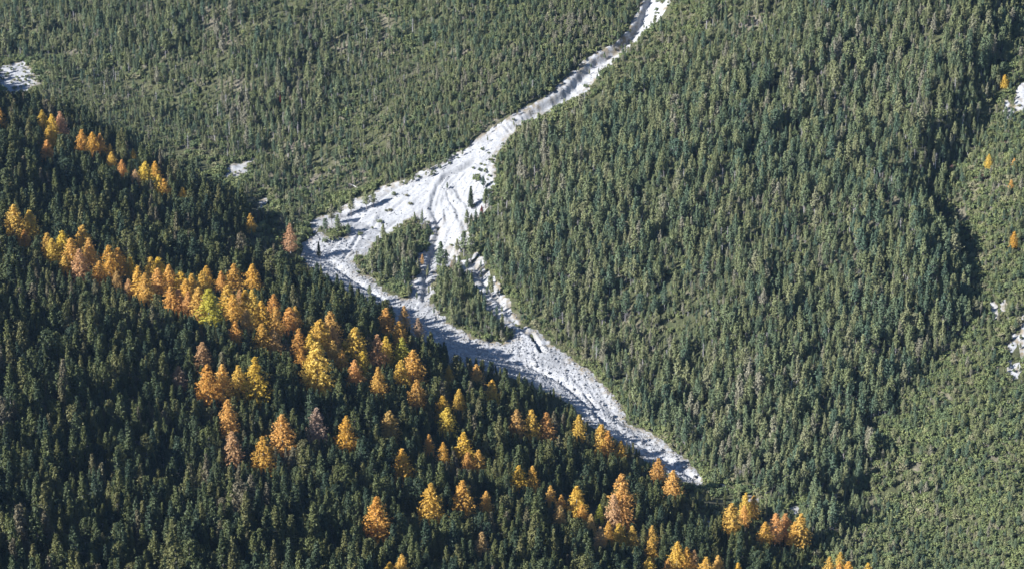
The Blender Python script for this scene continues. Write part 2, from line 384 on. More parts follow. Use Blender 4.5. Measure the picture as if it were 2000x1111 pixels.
def sprays(c, d, n, L, W, rng, spread=0.75):
    """n needle sprays (thin triangles) at every centre c, pointing roughly along d"""
    c = np.repeat(c, n, 0); d = np.repeat(d, n, 0); N = len(c)
    nr = unit(unit(d) + 0.55 * rng.normal(size=(N, 3)))                # each spray lies roughly across the direction it grows in
    a = unit(np.cross(nr, rng.normal(size=(N, 3))) + 0.35 * unit(d)); s = unit(np.cross(nr, a))
    c = c + rng.normal(size=(N, 3)) * L * 0.28; k = rng.uniform(0.7, 1.3, (N, 1))
    v = np.stack([c - a * L * 0.35 * k - s * W * 0.5 * k, c - a * L * 0.35 * k + s * W * 0.5 * k, c + a * L * 0.65 * k + s * W * 0.25 * rng.normal(size=(N, 1))], 1).reshape(-1, 3)
    return v

def crown_mesh(name, H, z0, Rm, shape, rng, mat, step=0.55, nb=5, rise=0.35, L=0.62, W=0.42, n=4, along=(0.4, 0.7, 1.0), gap=0.12, lobes=0.3):
    C = []; D = []; z = z0; ph0 = rng.uniform(0, 6.28); lob = [rng.uniform(0, 6.28) for _ in range(6)]
    while z < H - 0.15:
        rel = (z - z0) / (H - z0); Rr = Rm * shape(rel)
        m = max(2, int(round(nb * min(1, 0.5 + Rr / Rm)))) ; ph = rng.uniform(0, 6.28)
        for j in range(m):
            if rng.random() < gap: continue
            a = ph + 6.283 * (j + rng.uniform(-0.3, 0.3)) / m
            q = 1 + lobes * (math.sin(2 * a + lob[0] + z * 0.9) * 0.5 + math.sin(3 * a + lob[1] - z * 1.3) * 0.5)
            ln = Rr * q * rng.uniform(0.72, 1.15)
            for f in along:
                p = ln * f
                C.append((p * math.cos(a) + rng.normal() * 0.12, p * math.sin(a) + rng.normal() * 0.12, z + rise * ln * f ** 1.5 + rng.normal() * 0.14))
                D.append((math.cos(a), math.sin(a), 0.15 + 0.9 * max(rise, 0.1) + 0.5 * rel))
        z += step * rng.uniform(0.8, 1.2)
    for _ in range(4): C.append((rng.normal() * 0.08, rng.normal() * 0.08, H - rng.uniform(0.0, 0.7))); D.append((0, 0, 1))
    v = sprays(np.array(C), np.array(D), n, L, W, rng)
    return mesh_from(name, v, np.arange(len(v)).reshape(-1, 3), mat)

def trunk_mesh(name, H, r0, rng, twigs=14, zt=(0.1, 0.55), tl=1.3, mat=None, limbs=0, top=0.97):
    V = []; F = []
    zs = [-0.8, 0.0, 0.25 * H, 0.6 * H, top * H]; rs = [r0 * 1.35, r0 * 1.15, r0 * 0.85, r0 * 0.5, 0.03]
    bx, by = rng.normal() * 0.012 * H, rng.normal() * 0.012 * H
    for z, r in zip(zs, rs):
        for k in range(6):
            a = k * math.pi / 3; q = max(z, 0) / H
            V.append((r * math.cos(a) + bx * math.sin(3.1 * q), r * math.sin(a) + by * math.sin(3.1 * q), z))
    for i in range(len(zs) - 1):
        for k in range(6):
            a, b2 = i * 6 + k, i * 6 + (k + 1) % 6; F += [(a, b2, b2 + 6), (a, b2 + 6, a + 6)]
    for j in range(twigs + limbs):
        z = H * rng.uniform(*zt); a = rng.uniform(0, 6.28); ln = tl * rng.uniform(0.5, 1.2); r = 0.045 if j < twigs else 0.07
        if j >= twigs: z = H * rng.uniform(0.3, 0.85); ln *= 1.5
        e = (ln * math.cos(a), ln * math.sin(a), z + ln * rng.uniform(-0.25, 0.3)); k0 = len(V)
        V += [(0, 0, z - r), (-r * math.sin(a), r * math.cos(a), z + r), (r * math.sin(a), -r * math.cos(a), z + r), e]
        F += [(k0, k0 + 1, k0 + 3), (k0 + 1, k0 + 2, k0 + 3), (k0 + 2, k0, k0 + 3)]
    return mesh_from(name, V, F, mat or MAT['bark'])

def pine_shape(r): return (1 - r) ** 0.86 * (0.62 + 0.38 * min(1, r / 0.28))
def spruce_shape(r): return (1 - r) ** 0.95 * (0.8 + 0.2 * min(1, r / 0.1)) + 0.03
def round_shape(r): return math.sqrt(max(0.02, 1 - r ** 2.2)) * (0.55 + 0.45 * min(1, r / 0.3))
def larch_shape(r): return (1 - r) ** 0.7 * (0.6 + 0.4 * min(1, r / 0.25)) + 0.02

PROTO = {}                                   # kind -> list of (crown mesh, trunk mesh, height)
def proto(kind, cm, tm, H): PROTO.setdefault(kind, []).append((cm, tm, H))
for k in range(8):
    g = np.random.default_rng(100 + k); H = 12.0
    if k in (1, 2, 6):
        cm = crown_mesh('conifer_crown', H, 1.6, 2.1, spruce_shape, g, MAT['conifer'], step=0.46, nb=8, rise=-0.16, L=0.52, W=0.3, n=5, gap=0.1, lobes=0.16)
    elif k == 3:
        cm = crown_mesh('conifer_crown', H, 3.0, 2.3, round_shape, g, MAT['conifer'], step=0.62, nb=7, rise=0.4, L=0.54, W=0.32, n=5, gap=0.18, lobes=0.45)
    else:
        cm = crown_mesh('conifer_crown', H, 1.6 + 0.6 * g.random(), 1.8 + 0.45 * g.random(), pine_shape, g, MAT['conifer'], step=0.5, nb=7, rise=0.34, L=0.52, W=0.3, n=5, gap=0.12, lobes=0.3)
    proto('conifer_tree', cm, trunk_mesh('conifer_trunk', H, 0.2, g, 28, (0.08, 0.65), 1.9), H)
for k in range(8):
    g = np.random.default_rng(200 + k); H = 10.0
    sh = round_shape if k == 5 else pine_shape
    cm = crown_mesh('pine_crown', H, 2.0 + g.random() * 1.2, 1.6 + 0.6 * g.random(), sh, g, MAT['mountain'], step=0.46, nb=6, rise=0.4, L=0.44, W=0.27, n=6, gap=0.15, lobes=0.35)
    proto('mountain_pine', cm, trunk_mesh('pine_trunk', H, 0.17, g, 30, (0.05, 0.7), 1.9), H)
for k in range(6):
    g = np.random.default_rng(300 + k); H = 3.2
    C = []; D = []
    for j in range(9):                       # several leaning stems, each with a rounded head of needles
        a = g.uniform(0, 6.28); q = 0.2 + 1.25 * math.sqrt(g.random()); hh = H * g.uniform(0.55, 1.0) * (1 - 0.22 * q)
        for i in range(7):
            C.append((q * math.cos(a) + g.normal() * 0.32, q * math.sin(a) + g.normal() * 0.32, hh * g.uniform(0.3, 1.0))); D.append((math.cos(a) * 0.6, math.sin(a) * 0.6, 1))
    v = sprays(np.array(C), np.array(D), 7, 0.5, 0.32, g)
    cm = mesh_from('dwarf_crown', v, np.arange(len(v)).reshape(-1, 3), MAT['dwarf'])
    proto('dwarf_pine', cm, trunk_mesh('dwarf_stem', H * 0.8, 0.08, g, 8, (0.05, 0.5), 1.3), H)
for k in range(6):
    g = np.random.default_rng(400 + k); H = 18.0
    cm = crown_mesh('larch_crown', H, 1.8 + g.random(), 4.5 + 0.9 * g.random(), larch_shape, g, MAT['larch'], step=0.72, nb=9, rise=0.02 + 0.1 * g.random(), L=0.58, W=0.3, n=5,
                    along=(0.22, 0.42, 0.6, 0.78, 0.95), gap=0.14, lobes=0.24)
    proto('larch_tree', cm, trunk_mesh('larch_trunk', H, 0.26, g, 12, (0.08, 0.4), 1.8, limbs=14), H)
for k in range(4):
    g = np.random.default_rng(500 + k); H = 9.0
    cm = crown_mesh('sparse_crown', H, 2.6, 1.3, pine_shape, g, MAT['larch'], step=0.9, nb=4, rise=0.2, L=0.5, W=0.3, n=2, along=(0.5, 0.9), gap=0.3)
    proto('dead_tree', cm, trunk_mesh('snag_trunk', H, 0.17, g, 46, (0.15, 0.93), 1.25, MAT['deadwood']), H)

def plant(kind, k, x, y, z, sc, wide, rot, crown=True):
    """one tree standing at (x, y, z): an Empty at its foot with trunk and crown under it"""
    cm, tm, H = PROTO[kind][k % len(PROTO[kind])]
    e = link(kind, None); e.location = (x, y, z); e.rotation_euler = (0, 0, rot); e.scale = (sc * wide, sc * wide, sc); e.empty_display_size = 0.5
    t = link('trunk', tm, e); c = link('crown', cm, e) if crown else None
    return e, t, c

def ground_z(x, y): return height(x, y) + 0.0

def plant_px(kind, k, u, top, foot, rng, wide=None):
    """a tree whose foot and tip are seen at (u, foot) and (u, top) in the photograph"""
    p = at([u], [foot], quick, 780.0)[0]; _, _, dep = project(p[0], p[1], p[2])
    Hm = (foot - top) * dep / FOC / math.cos(PITCH + math.atan((foot - 555) / FOC)); H0 = PROTO[kind][k % len(PROTO[kind])][2]
    w = wide if wide else rng.uniform(0.9, 1.12)
    return (*plant(kind, k, p[0], p[1], p[2], Hm / H0, w, rng.uniform(0, 6.28)), p)

# ---------------------------------------------------------------- larches, one by one: (u, tip, foot, hue) in photograph pixels
HUE = {'G': ((0.84, 0.545, 0.11), 'golden'), 'Y': ((0.85, 0.59, 0.11), 'yellow'), 'O': ((0.82, 0.49, 0.13), 'orange'), 'B': ((0.70, 0.44, 0.19), 'bronze'),
       'P': ((0.5, 0.37, 0.26), 'pale brown'), 'L': ((0.56, 0.52, 0.08), 'lime green'), 'R': ((0.26, 0.055, 0.04), 'rusty red')}
LARCH = {
 'in the upper row below the pale clearing': [(2, 212, 248, 'G'), (85, 216, 252, 'G'), (104, 224, 268, 'G'), (100, 245, 287, 'G'), (121, 219, 270, 'B'), (95, 275, 314, 'O'),
    (163, 254, 302, 'O'), (183, 259, 298, 'G'), (198, 262, 301, 'G'), (217, 282, 307, 'O'), (220, 297, 328, 'G'), (240, 313, 343, 'O')],
 'at the lower end of the upper row': [(262, 292, 314, 'Y'), (266, 331, 356, 'B'), (286, 316, 358, 'Y'), (305, 316, 350, 'G'), (312, 343, 378, 'G'), (322, 350, 382, 'G'), (358, 366, 390, 'G'),
    (490, 418, 446, 'O'), (568, 437, 482, 'B')],
 'at the left end of the main larch belt': [(32, 401, 468, 'G'), (62, 411, 468, 'G'), (51, 450, 487, 'O'), (96, 455, 507, 'G'), (105, 466, 515, 'Y'), (126, 452, 517, 'Y'), (142, 468, 529, 'O'), (165, 440, 502, 'G'),
    (178, 466, 532, 'O'), (159, 488, 548, 'B'), (128, 500, 533, 'G'), (217, 481, 548, 'G'), (233, 485, 537, 'O'), (197, 510, 553, 'O'), (230, 530, 566, 'B')],
 'along the upper edge of the dense belt': [(257, 502, 542, 'Y'), (298, 502, 562, 'Y'), (313, 504, 562, 'G'), (311, 526, 580, 'O'), (333, 517, 575, 'O'), (355, 530, 580, 'Y'), (377, 535, 590, 'Y'),
    (398, 530, 585, 'O'), (405, 520, 558, 'O'), (434, 530, 572, 'O'), (459, 517, 574, 'O'), (495, 516, 570, 'G')],
 'in the heart of the dense belt': [(273, 522, 583, 'G'), (253, 545, 578, 'B'), (287, 535, 592, 'G'), (290, 570, 594, 'O'), (336, 560, 608, 'O'), (351, 565, 610, 'O'), (366, 545, 594, 'G'), (370, 570, 618, 'O'),
    (391, 562, 624, 'Y'), (411, 564, 634, 'L'), (447, 556, 615, 'G'), (457, 575, 630, 'O'), (470, 566, 600, 'B'), (481, 567, 618, 'Y'), (495, 567, 622, 'G')],
 'at the lower right end of the dense belt': [(483, 605, 648, 'B'), (512, 588, 643, 'Y'), (536, 575, 613, 'O'), (540, 600, 655, 'G'), (568, 600, 650, 'O'), (578, 598, 638, 'O'), (461, 627, 667, 'O'), (514, 632, 684, 'G'),
    (537, 643, 692, 'B'), (585, 643, 697, 'O')],
 'in the tall group right of the dense belt': [(647, 608, 670, 'O'), (626, 624, 688, 'G'), (652, 640, 692, 'B'), (607, 652, 707, 'G'), (588, 680, 714, 'O'), (622, 668, 768, 'Y'), (607, 695, 755, 'Y'), (632, 738, 764, 'O'),
    (695, 640, 706, 'G'), (651, 665, 708, 'O'), (674, 665, 694, 'L'), (668, 682, 722, 'G'), (709, 687, 732, 'G'), (694, 702, 752, 'O')],
 'in the group nearest the shaded stream bend': [(738, 655, 718, 'B'), (755, 657, 708, 'G'), (755, 603, 657, 'O'), (790, 598, 643, 'B'), (780, 628, 675, 'O'), (817, 621, 658, 'P'), (786, 661, 714, 'L'), (808, 684, 752, 'O'),
    (784, 704, 756, 'Y'), (740, 717, 774, 'O'), (815, 742, 800, 'O')],
 'among dark conifers just below the stream': [(877, 714, 748, 'G'), (897, 760, 806, 'G'), (931, 711, 748, 'O'), (961, 743, 786, 'G'), (865, 774, 822, 'G'), (874, 795, 848, 'Y'), (761, 802, 858, 'B'), (838, 849, 886, 'O'),
    (866, 864, 904, 'O'), (906, 845, 897, 'G'), (914, 882, 920, 'O'), (935, 879, 920, 'O')],
 'standing apart below the left of the belt': [(398, 668, 720, 'B'), (408, 714, 787, 'O'), (437, 712, 780, 'G'), (468, 714, 772, 'G'), (501, 700, 790, 'G'), (448, 782, 852, 'O'), (456, 843, 907, 'B'), (351, 715, 757, 'P'),
    (516, 853, 920, 'G'), (553, 810, 880, 'O'), (620, 798, 864, 'P'), (678, 813, 884, 'G')],
 'scattered low in the middle of the near forest': [(786, 878, 937, 'G'), (738, 973, 1058, 'O'), (842, 946, 1020, 'O'), (904, 940, 1003, 'O'), (950, 960, 1003, 'O'), (941, 1040, 1082, 'B'), (762, 1098, 1142, 'G'), (786, 1083, 1142, 'O')],
 'along the lower stream bank': [(1009, 801, 852, 'B'), (1038, 800, 858, 'Y'), (1067, 807, 864, 'O'), (1130, 810, 856, 'Y'), (1174, 830, 882, 'O'), (1187, 842, 888, 'O'), (1212, 860, 894, 'O'), (1285, 895, 940, 'O'), (1313, 920, 970, 'O')],
 'in the loose group below the lower stream': [(1013, 910, 952, 'G'), (1040, 911, 957, 'G'), (1075, 949, 982, 'O'), (1096, 966, 995, 'G'), (1126, 950, 1003, 'Y'), (1137, 985, 1013, 'O'), (1093, 988, 1025, 'B'), (1154, 1004, 1035, 'B'),
    (1171, 985, 1014, 'L'), (1213, 927, 1003, 'O'), (1198, 967, 1023, 'B'), (1219, 968, 1025, 'O')],
 'near the lower edge of the near forest': [(1188, 1018, 1057, 'G'), (1172, 1030, 1070, 'B'), (1208, 1022, 1063, 'G'), (1234, 1028, 1070, 'G'), (1273, 1027, 1065, 'O'), (1271, 1050, 1091, 'O'), (1322, 1058, 1108, 'G'), (1340, 1068, 1112, 'G'),
    (1354, 1075, 1114, 'B'), (1267, 1088, 1128, 'G'), (1304, 1092, 1134, 'O'), (1378, 1088, 1132, 'G'), (1401, 1085, 1132, 'O'), (1440, 1100, 1140, 'G')],
 'where the stream bed disappears among trees': [(1427, 984, 1042, 'G'), (1455, 963, 1003, 'Y'), (1471, 968, 1003, 'G'), (1453, 987, 1020, 'O'), (1493, 1020, 1062, 'O'), (1513, 1004, 1052, 'O'), (1532, 1003, 1047, 'O'), (1550, 1020, 1060, 'G'),
    (1562, 1004, 1063, 'G')],
 'at the lower right end of the near ridge': [(1618, 1088, 1132, 'G'), (1640, 1078, 1104, 'Y'), (1655, 1096, 1138, 'G'), (1637, 1100, 1144, 'O'), (1693, 1100, 1142, 'Y')],
 'alone on the pine scrub of the right slope': [(1961, 147, 162, 'G'), (1930, 302, 319, 'Y'), (1980, 309, 318, 'O'), (1979, 453, 476, 'G'), (1974, 351, 360, 'O')]}
ORD = 'leftmost,second,third,fourth,fifth,sixth,seventh,eighth,ninth,tenth,eleventh,twelfth,thirteenth,fourteenth,fifteenth'.split(',')
rng = np.random.default_rng(5)
taken = []; SHOWN = []                                   # ground points of trees set by hand, with a clear radius
def keep_clear(p, r): taken.append((p[0], p[1], r))
for where, rows in LARCH.items():
    order = sorted(rows, key=lambda q: q[0])
    for (u, a, f, h) in rows:
        e, t, c, p = plant_px('larch_tree', int(rng.integers(6)), u, a, f + 13, rng, rng.uniform(1.12, 1.5))
        base = np.array(HUE[h][0]); j = base * rng.uniform(0.88, 1.1) * np.array([1, rng.uniform(0.9, 1.1), rng.uniform(0.8, 1.3)])
        c.color = (*j, 1); i = order.index((u, a, f, h))
        first = 'leftmost larch' if i == 0 else ('rightmost larch' if i == len(rows) - 1 else ORD[i] + ' larch from left')
        tag(e, f'{HUE[h][1]} {first} {where}', 'larch', 'autumn larches')
        keep_clear(p, 2.4); SHOWN.append((u, a, f, 0.2 * (f - a)))

# ---------------------------------------------------------------- trees that stand out one by one on and beside the gravel
LONE = [('conifer_tree', 2, 920, 364, 408, 0.62, 'tall slender dark spruce alone near the right edge of the gravel fan', None),
    ('conifer_tree', 6, 623, 473, 502, 0.5, 'thin young spruce alone at the left tip of the gravel fan', None),
    ('mountain_pine', 0, 716, 370, 409, 1.0, 'taller pine of the pair at the upper fan edge, casting a long shadow', None),
    ('mountain_pine', 4, 729, 370, 405, 0.8, 'bare stemmed smaller pine of the pair at the upper fan edge', None),
    ('mountain_pine', 1, 686, 383, 421, 0.9, 'pine on white gravel just left of the shadow casting pair', None),
    ('mountain_pine', 2, 665, 390, 424, 0.8, 'thin stemmed pine between forest edge and white gravel at the upper left', None),
    ('mountain_pine', 3, 648, 400, 437, 0.9, 'pine at the upper left gravel edge above the small tree clump', None),
    ('mountain_pine', 5, 636, 427, 455, 1.2, 'left tree of the small clump on the left arm of the fan', None),
    ('mountain_pine', 6, 660, 420, 458, 1.25, 'tallest tree of the small clump on the left arm of the fan', None),
    ('mountain_pine', 7, 680, 436, 460, 1.4, 'low bushy right tree of the small clump on the left arm', None),
    ('dwarf_pine', 1, 652, 454, 470, 1.0, 'low pine bush in front of the small clump on the fan', None),
    ('dwarf_pine', 2, 634, 462, 474, 1.0, 'low pine bush at the gravel edge left of the clump', None),
    ('dwarf_pine', 3, 769, 372, 384, 0.7, 'small dark bush alone high on the white fan', None),
    ('dwarf_pine', 4, 794, 376, 384, 0.8, 'tiny bush alone beside the middle of the upper fan edge', None),
    ('dwarf_pine', 0, 727, 441, 447, 0.8, 'tiny dark bush in the middle of the white left arm', None),
    ('dwarf_pine', 5, 754, 408, 413, 1.0, 'small flat bush on the open left arm of the fan', None),
    ('mountain_pine', 0, 893, 466, 496, 0.9, 'left pine of the trio between the two right gravel channels', None),
    ('mountain_pine', 1, 906, 452, 500, 0.9, 'tallest pine of the trio between the two right gravel channels', None),
    ('mountain_pine', 5, 920, 464, 509, 1.15, 'dense right pine of the trio between the right gravel channels', None),
    ('mountain_pine', 2, 948, 370, 406, 1.35, 'broad dark pine at the forest edge above the red tree', None),
    ('mountain_pine', 6, 959, 378, 410, 1.1, 'pine at the forest edge right of the broad dark pine', None),
    ('mountain_pine', 3, 912, 410, 446, 0.75, 'thin pine at the right gravel edge below the tall spruce', None),
    ('dwarf_pine', 2, 932, 337, 352, 1.1, 'dark bush on gravel at the upper right of the fan', None),
    ('mountain_pine', 4, 944, 345, 368, 1.0, 'short pine on gravel above the tall slender spruce', None),
    ('mountain_pine', 1, 722, 556, 581, 1.0, 'small pine standing in the shaded stream channel', None),
    ('mountain_pine', 0, 884, 603, 640, 0.9, 'pine at the lower tip of the wooded strip by the stream', None),
    ('mountain_pine', 2, 897, 500, 545, 0.95, 'pine at the top of the wooded strip beside the right channel', None),
    ('mountain_pine', 5, 958, 540, 575, 0.7, 'thin pine on the gravel of the right channel', None),
    ('mountain_pine', 7, 950, 365, 390, 0.9, 'pine half hidden behind the broad dark pine', None)]
for kind, k, u, a, f, w, lab, _ in LONE:
    e, t, c, p = plant_px(kind, k, u, a, f, rng, min(1.25, 0.6 + 0.65 * w) if kind != 'dwarf_pine' else w); tag(e, lab, 'pine bush' if kind == 'dwarf_pine' else ('spruce' if 'spruce' in lab else 'pine tree')); keep_clear(p, 2.0)
for u, a, f, h, lab in ((941, 402, 429, 'R', 'dead rusty red tree on gravel at the right edge of the fan'), (825, 496, 518, 'B', 'brown dying tree on gravel right of the wooded island'),
                        (883, 508, 535, 'P', 'pale brown tree at the top of the wooded strip'), (548, 186, 202, 'R', 'small rusty brown tree alone in the upper left forest')):
    e, t, c, p = plant_px('larch_tree', 1, u, a, f, rng, 0.9); e.name = 'withered_tree'; c.color = (*HUE[h][0], 1); tag(e, lab, 'dead tree'); keep_clear(p, 2.0)
for i, (u, a, f) in enumerate(((1860, 319, 328), (1918, 338, 350), (1963, 275, 283))):
    e, t, c, p = plant_px('dwarf_pine', i, u, a, f, rng, 1.8); e.name = 'bare_shrub'
    cm = c.data.copy(); cm.materials.clear(); cm.materials.append(MAT['larch']); c.data = cm; c.color = (0.24, 0.15, 0.12, 1)
    tag(e, ('reddish bare shrub at the foot of the shaded spur', 'largest grey pink bare shrub on the right scrub slope', 'faint pinkish shrub high on the right scrub slope')[i], 'shrub'); keep_clear(p, 2.0)

# ---------------------------------------------------------------- the forests: every tree gets a place, a kind and a size
def scatter(step, seed):
    g = np.random.default_rng(seed); xs = np.arange(-520, 470, step); ys = np.arange(700, 1760, step)
    X, Y = np.meshgrid(xs, ys); X[1::2] += step / 2
    X = (X + g.uniform(-0.42, 0.42, X.shape) * step).ravel(); Y = (Y + g.uniform(-0.42, 0.42, Y.shape) * step).ravel()
    Z = quick(X, Y); u, v, dep = project(X, Y, Z); m = (u > -260) & (u < 2150) & (v > -140) & (v < 1330)
    X, Y, Z, u, v, dep = (q[m] for q in (X, Y, Z, u, v, dep)); s, t, zf = valley(X, Y); return X, Y, Z, u, v, dep, s, t, g

HAND = np.array(taken)
def free(X, Y):
    ok = np.ones(len(X), bool)
    for x, y, r in HAND: ok &= (X - x) ** 2 + (Y - y) ** 2 > r * r
    return ok

FOREST = {}
SUNWARD = (0.94, 0.34)
def spare_light(X, Y, H, cut):               # low growth on the sunny side of the small clearings
    m = np.zeros(len(X), bool)
    for k in range(2, 44, 4):
        for p in (PATCHES[:2] if k > 18 else PATCHES[:4]): m |= poly_dist(X + SUNWARD[0] * k, Y + SUNWARD[1] * k, p) > 0
    return np.where(m, H * cut, H)
def settle(kind, X, Y, Z, dep, H, wide, g):
    F = FOREST.setdefault(kind, []); F.append(np.stack([X, Y, Z, H, wide, g.uniform(0, 6.283, len(X)), g.integers(0, len(PROTO[kind]), len(X))], -1))

# dark conifers of the near ridge
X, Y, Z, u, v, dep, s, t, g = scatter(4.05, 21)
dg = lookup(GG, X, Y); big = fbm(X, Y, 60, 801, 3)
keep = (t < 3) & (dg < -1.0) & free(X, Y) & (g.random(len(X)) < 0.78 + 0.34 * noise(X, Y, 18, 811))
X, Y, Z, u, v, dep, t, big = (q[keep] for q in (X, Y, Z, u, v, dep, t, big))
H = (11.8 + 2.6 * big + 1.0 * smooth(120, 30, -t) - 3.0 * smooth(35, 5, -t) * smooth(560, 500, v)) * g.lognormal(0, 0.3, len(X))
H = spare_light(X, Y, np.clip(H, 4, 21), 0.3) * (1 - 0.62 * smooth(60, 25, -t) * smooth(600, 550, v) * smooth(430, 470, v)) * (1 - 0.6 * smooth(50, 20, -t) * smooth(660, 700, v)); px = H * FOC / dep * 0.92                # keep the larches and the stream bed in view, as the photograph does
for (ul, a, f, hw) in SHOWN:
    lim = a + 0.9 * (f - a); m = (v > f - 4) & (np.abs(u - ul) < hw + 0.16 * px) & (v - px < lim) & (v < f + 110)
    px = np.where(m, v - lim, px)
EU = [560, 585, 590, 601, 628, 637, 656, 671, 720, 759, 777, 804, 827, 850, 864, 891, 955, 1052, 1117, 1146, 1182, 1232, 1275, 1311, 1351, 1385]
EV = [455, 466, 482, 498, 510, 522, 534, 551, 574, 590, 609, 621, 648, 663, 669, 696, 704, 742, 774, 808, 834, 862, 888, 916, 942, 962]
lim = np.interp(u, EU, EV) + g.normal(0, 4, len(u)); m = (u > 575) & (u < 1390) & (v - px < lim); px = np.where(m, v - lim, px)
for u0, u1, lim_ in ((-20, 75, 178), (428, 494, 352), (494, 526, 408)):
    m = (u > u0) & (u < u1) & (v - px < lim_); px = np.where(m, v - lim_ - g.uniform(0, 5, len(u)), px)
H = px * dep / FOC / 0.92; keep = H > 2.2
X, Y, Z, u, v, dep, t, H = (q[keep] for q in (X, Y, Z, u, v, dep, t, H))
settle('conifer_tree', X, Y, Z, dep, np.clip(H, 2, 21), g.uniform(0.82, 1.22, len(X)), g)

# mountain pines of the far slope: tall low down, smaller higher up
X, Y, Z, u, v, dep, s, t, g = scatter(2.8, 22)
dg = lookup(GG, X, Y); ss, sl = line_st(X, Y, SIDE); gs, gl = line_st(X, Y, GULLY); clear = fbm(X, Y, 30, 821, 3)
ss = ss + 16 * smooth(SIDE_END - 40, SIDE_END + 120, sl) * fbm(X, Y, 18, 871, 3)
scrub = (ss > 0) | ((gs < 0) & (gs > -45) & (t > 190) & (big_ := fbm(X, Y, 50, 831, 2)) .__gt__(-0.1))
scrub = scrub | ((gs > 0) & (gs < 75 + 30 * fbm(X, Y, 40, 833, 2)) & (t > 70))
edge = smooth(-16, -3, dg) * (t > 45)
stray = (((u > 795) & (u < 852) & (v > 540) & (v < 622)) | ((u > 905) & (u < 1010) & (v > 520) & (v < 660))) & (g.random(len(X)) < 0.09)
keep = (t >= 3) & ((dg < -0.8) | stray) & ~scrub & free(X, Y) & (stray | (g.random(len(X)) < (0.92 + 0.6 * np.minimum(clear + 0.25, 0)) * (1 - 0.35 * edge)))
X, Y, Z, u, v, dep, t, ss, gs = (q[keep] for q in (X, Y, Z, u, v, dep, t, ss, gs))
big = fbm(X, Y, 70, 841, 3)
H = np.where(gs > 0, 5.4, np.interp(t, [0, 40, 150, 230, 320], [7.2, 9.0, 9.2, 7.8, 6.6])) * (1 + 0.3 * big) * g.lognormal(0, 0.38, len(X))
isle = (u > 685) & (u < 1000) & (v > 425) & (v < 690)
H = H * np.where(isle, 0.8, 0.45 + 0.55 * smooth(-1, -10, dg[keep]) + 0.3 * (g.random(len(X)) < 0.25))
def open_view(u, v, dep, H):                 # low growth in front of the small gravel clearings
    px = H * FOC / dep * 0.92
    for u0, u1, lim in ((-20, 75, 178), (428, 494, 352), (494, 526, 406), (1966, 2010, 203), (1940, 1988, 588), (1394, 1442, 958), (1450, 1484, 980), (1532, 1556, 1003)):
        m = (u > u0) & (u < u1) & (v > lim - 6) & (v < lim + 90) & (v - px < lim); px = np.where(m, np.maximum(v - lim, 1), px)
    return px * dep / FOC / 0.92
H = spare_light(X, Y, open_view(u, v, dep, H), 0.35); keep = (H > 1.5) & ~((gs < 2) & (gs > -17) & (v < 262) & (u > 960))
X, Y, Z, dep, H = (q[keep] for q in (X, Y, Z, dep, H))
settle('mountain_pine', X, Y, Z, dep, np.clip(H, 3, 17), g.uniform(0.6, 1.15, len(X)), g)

# dwarf pine scrub
X, Y, Z, u, v, dep, s, t, g = scatter(1.95, 23)
dg = lookup(GG, X, Y); ss, sl = line_st(X, Y, SIDE); gs, gl = line_st(X, Y, GULLY)
ss = ss + 16 * smooth(SIDE_END - 40, SIDE_END + 120, sl) * fbm(X, Y, 18, 871, 3)
scrub = (ss > 0) | ((gs < 0) & (gs > -45) & (t > 190) & (fbm(X, Y, 50, 831, 2) > -0.1)) | ((gs > 0) & (gs < 75 + 30 * fbm(X, Y, 40, 833, 2)) & (t > 70))
p_ = np.where(scrub, 0.93, np.where((dg > -7) & (t > -10), 0.8, 0.14)); p_ = np.where(dg > -0.3, np.where((dg < 3.0) & (t > 50), 0.10, 0), p_)
p_ = np.where((u > 780) & (u < 905) & (v > 285) & (v < 362) & (dg > -0.3) & (dg < 8), 0.42, p_); p_ = np.where((u > 930) & (u < 975) & (v > 300) & (v < 395) & (dg < 7) & (dg > -0.3), 0.42, p_)
p_ = np.where((dg >= 3) & (p_ == 0) & (t > 12), 0.018, p_); small = np.zeros(len(X))
for p in PATCHES[:6]: small = np.maximum(small, poly_dist(X, Y, p) > -1)
p_ = np.where((small > 0) & (dg > -0.3), 0.14, p_); p_ = np.where(scrub & (fbm(X, Y, 22, 861, 2) < -0.75), 0.35, p_)
keep = (t > -25) & free(X, Y) & (g.random(len(X)) < p_)
X, Y, Z, u, v, dep, dg, scrub = (q[keep] for q in (X, Y, Z, u, v, dep, dg, scrub))
H = (3.2 + 0.8 * fbm(X, Y, 25, 851, 2)) * g.lognormal(0, 0.25, len(X)); H = np.where(dg > -1, H * 0.55, H)
tall = scrub & (g.random(len(X)) < np.where((gs[keep] > 0) & (ss[keep] < 0), 0.6, 0.28)); settle('mountain_pine', X[tall], Y[tall], Z[tall], dep[tall], np.clip(H[tall] * 1.75, 3.5, 7.5), g.uniform(0.9, 1.35, tall.sum()), g)
settle('dwarf_pine', X[~tall], Y[~tall], Z[~tall], dep[~tall], np.clip(H[~tall], 0.9, 5), g.uniform(0.9, 1.3, (~tall).sum()), g)

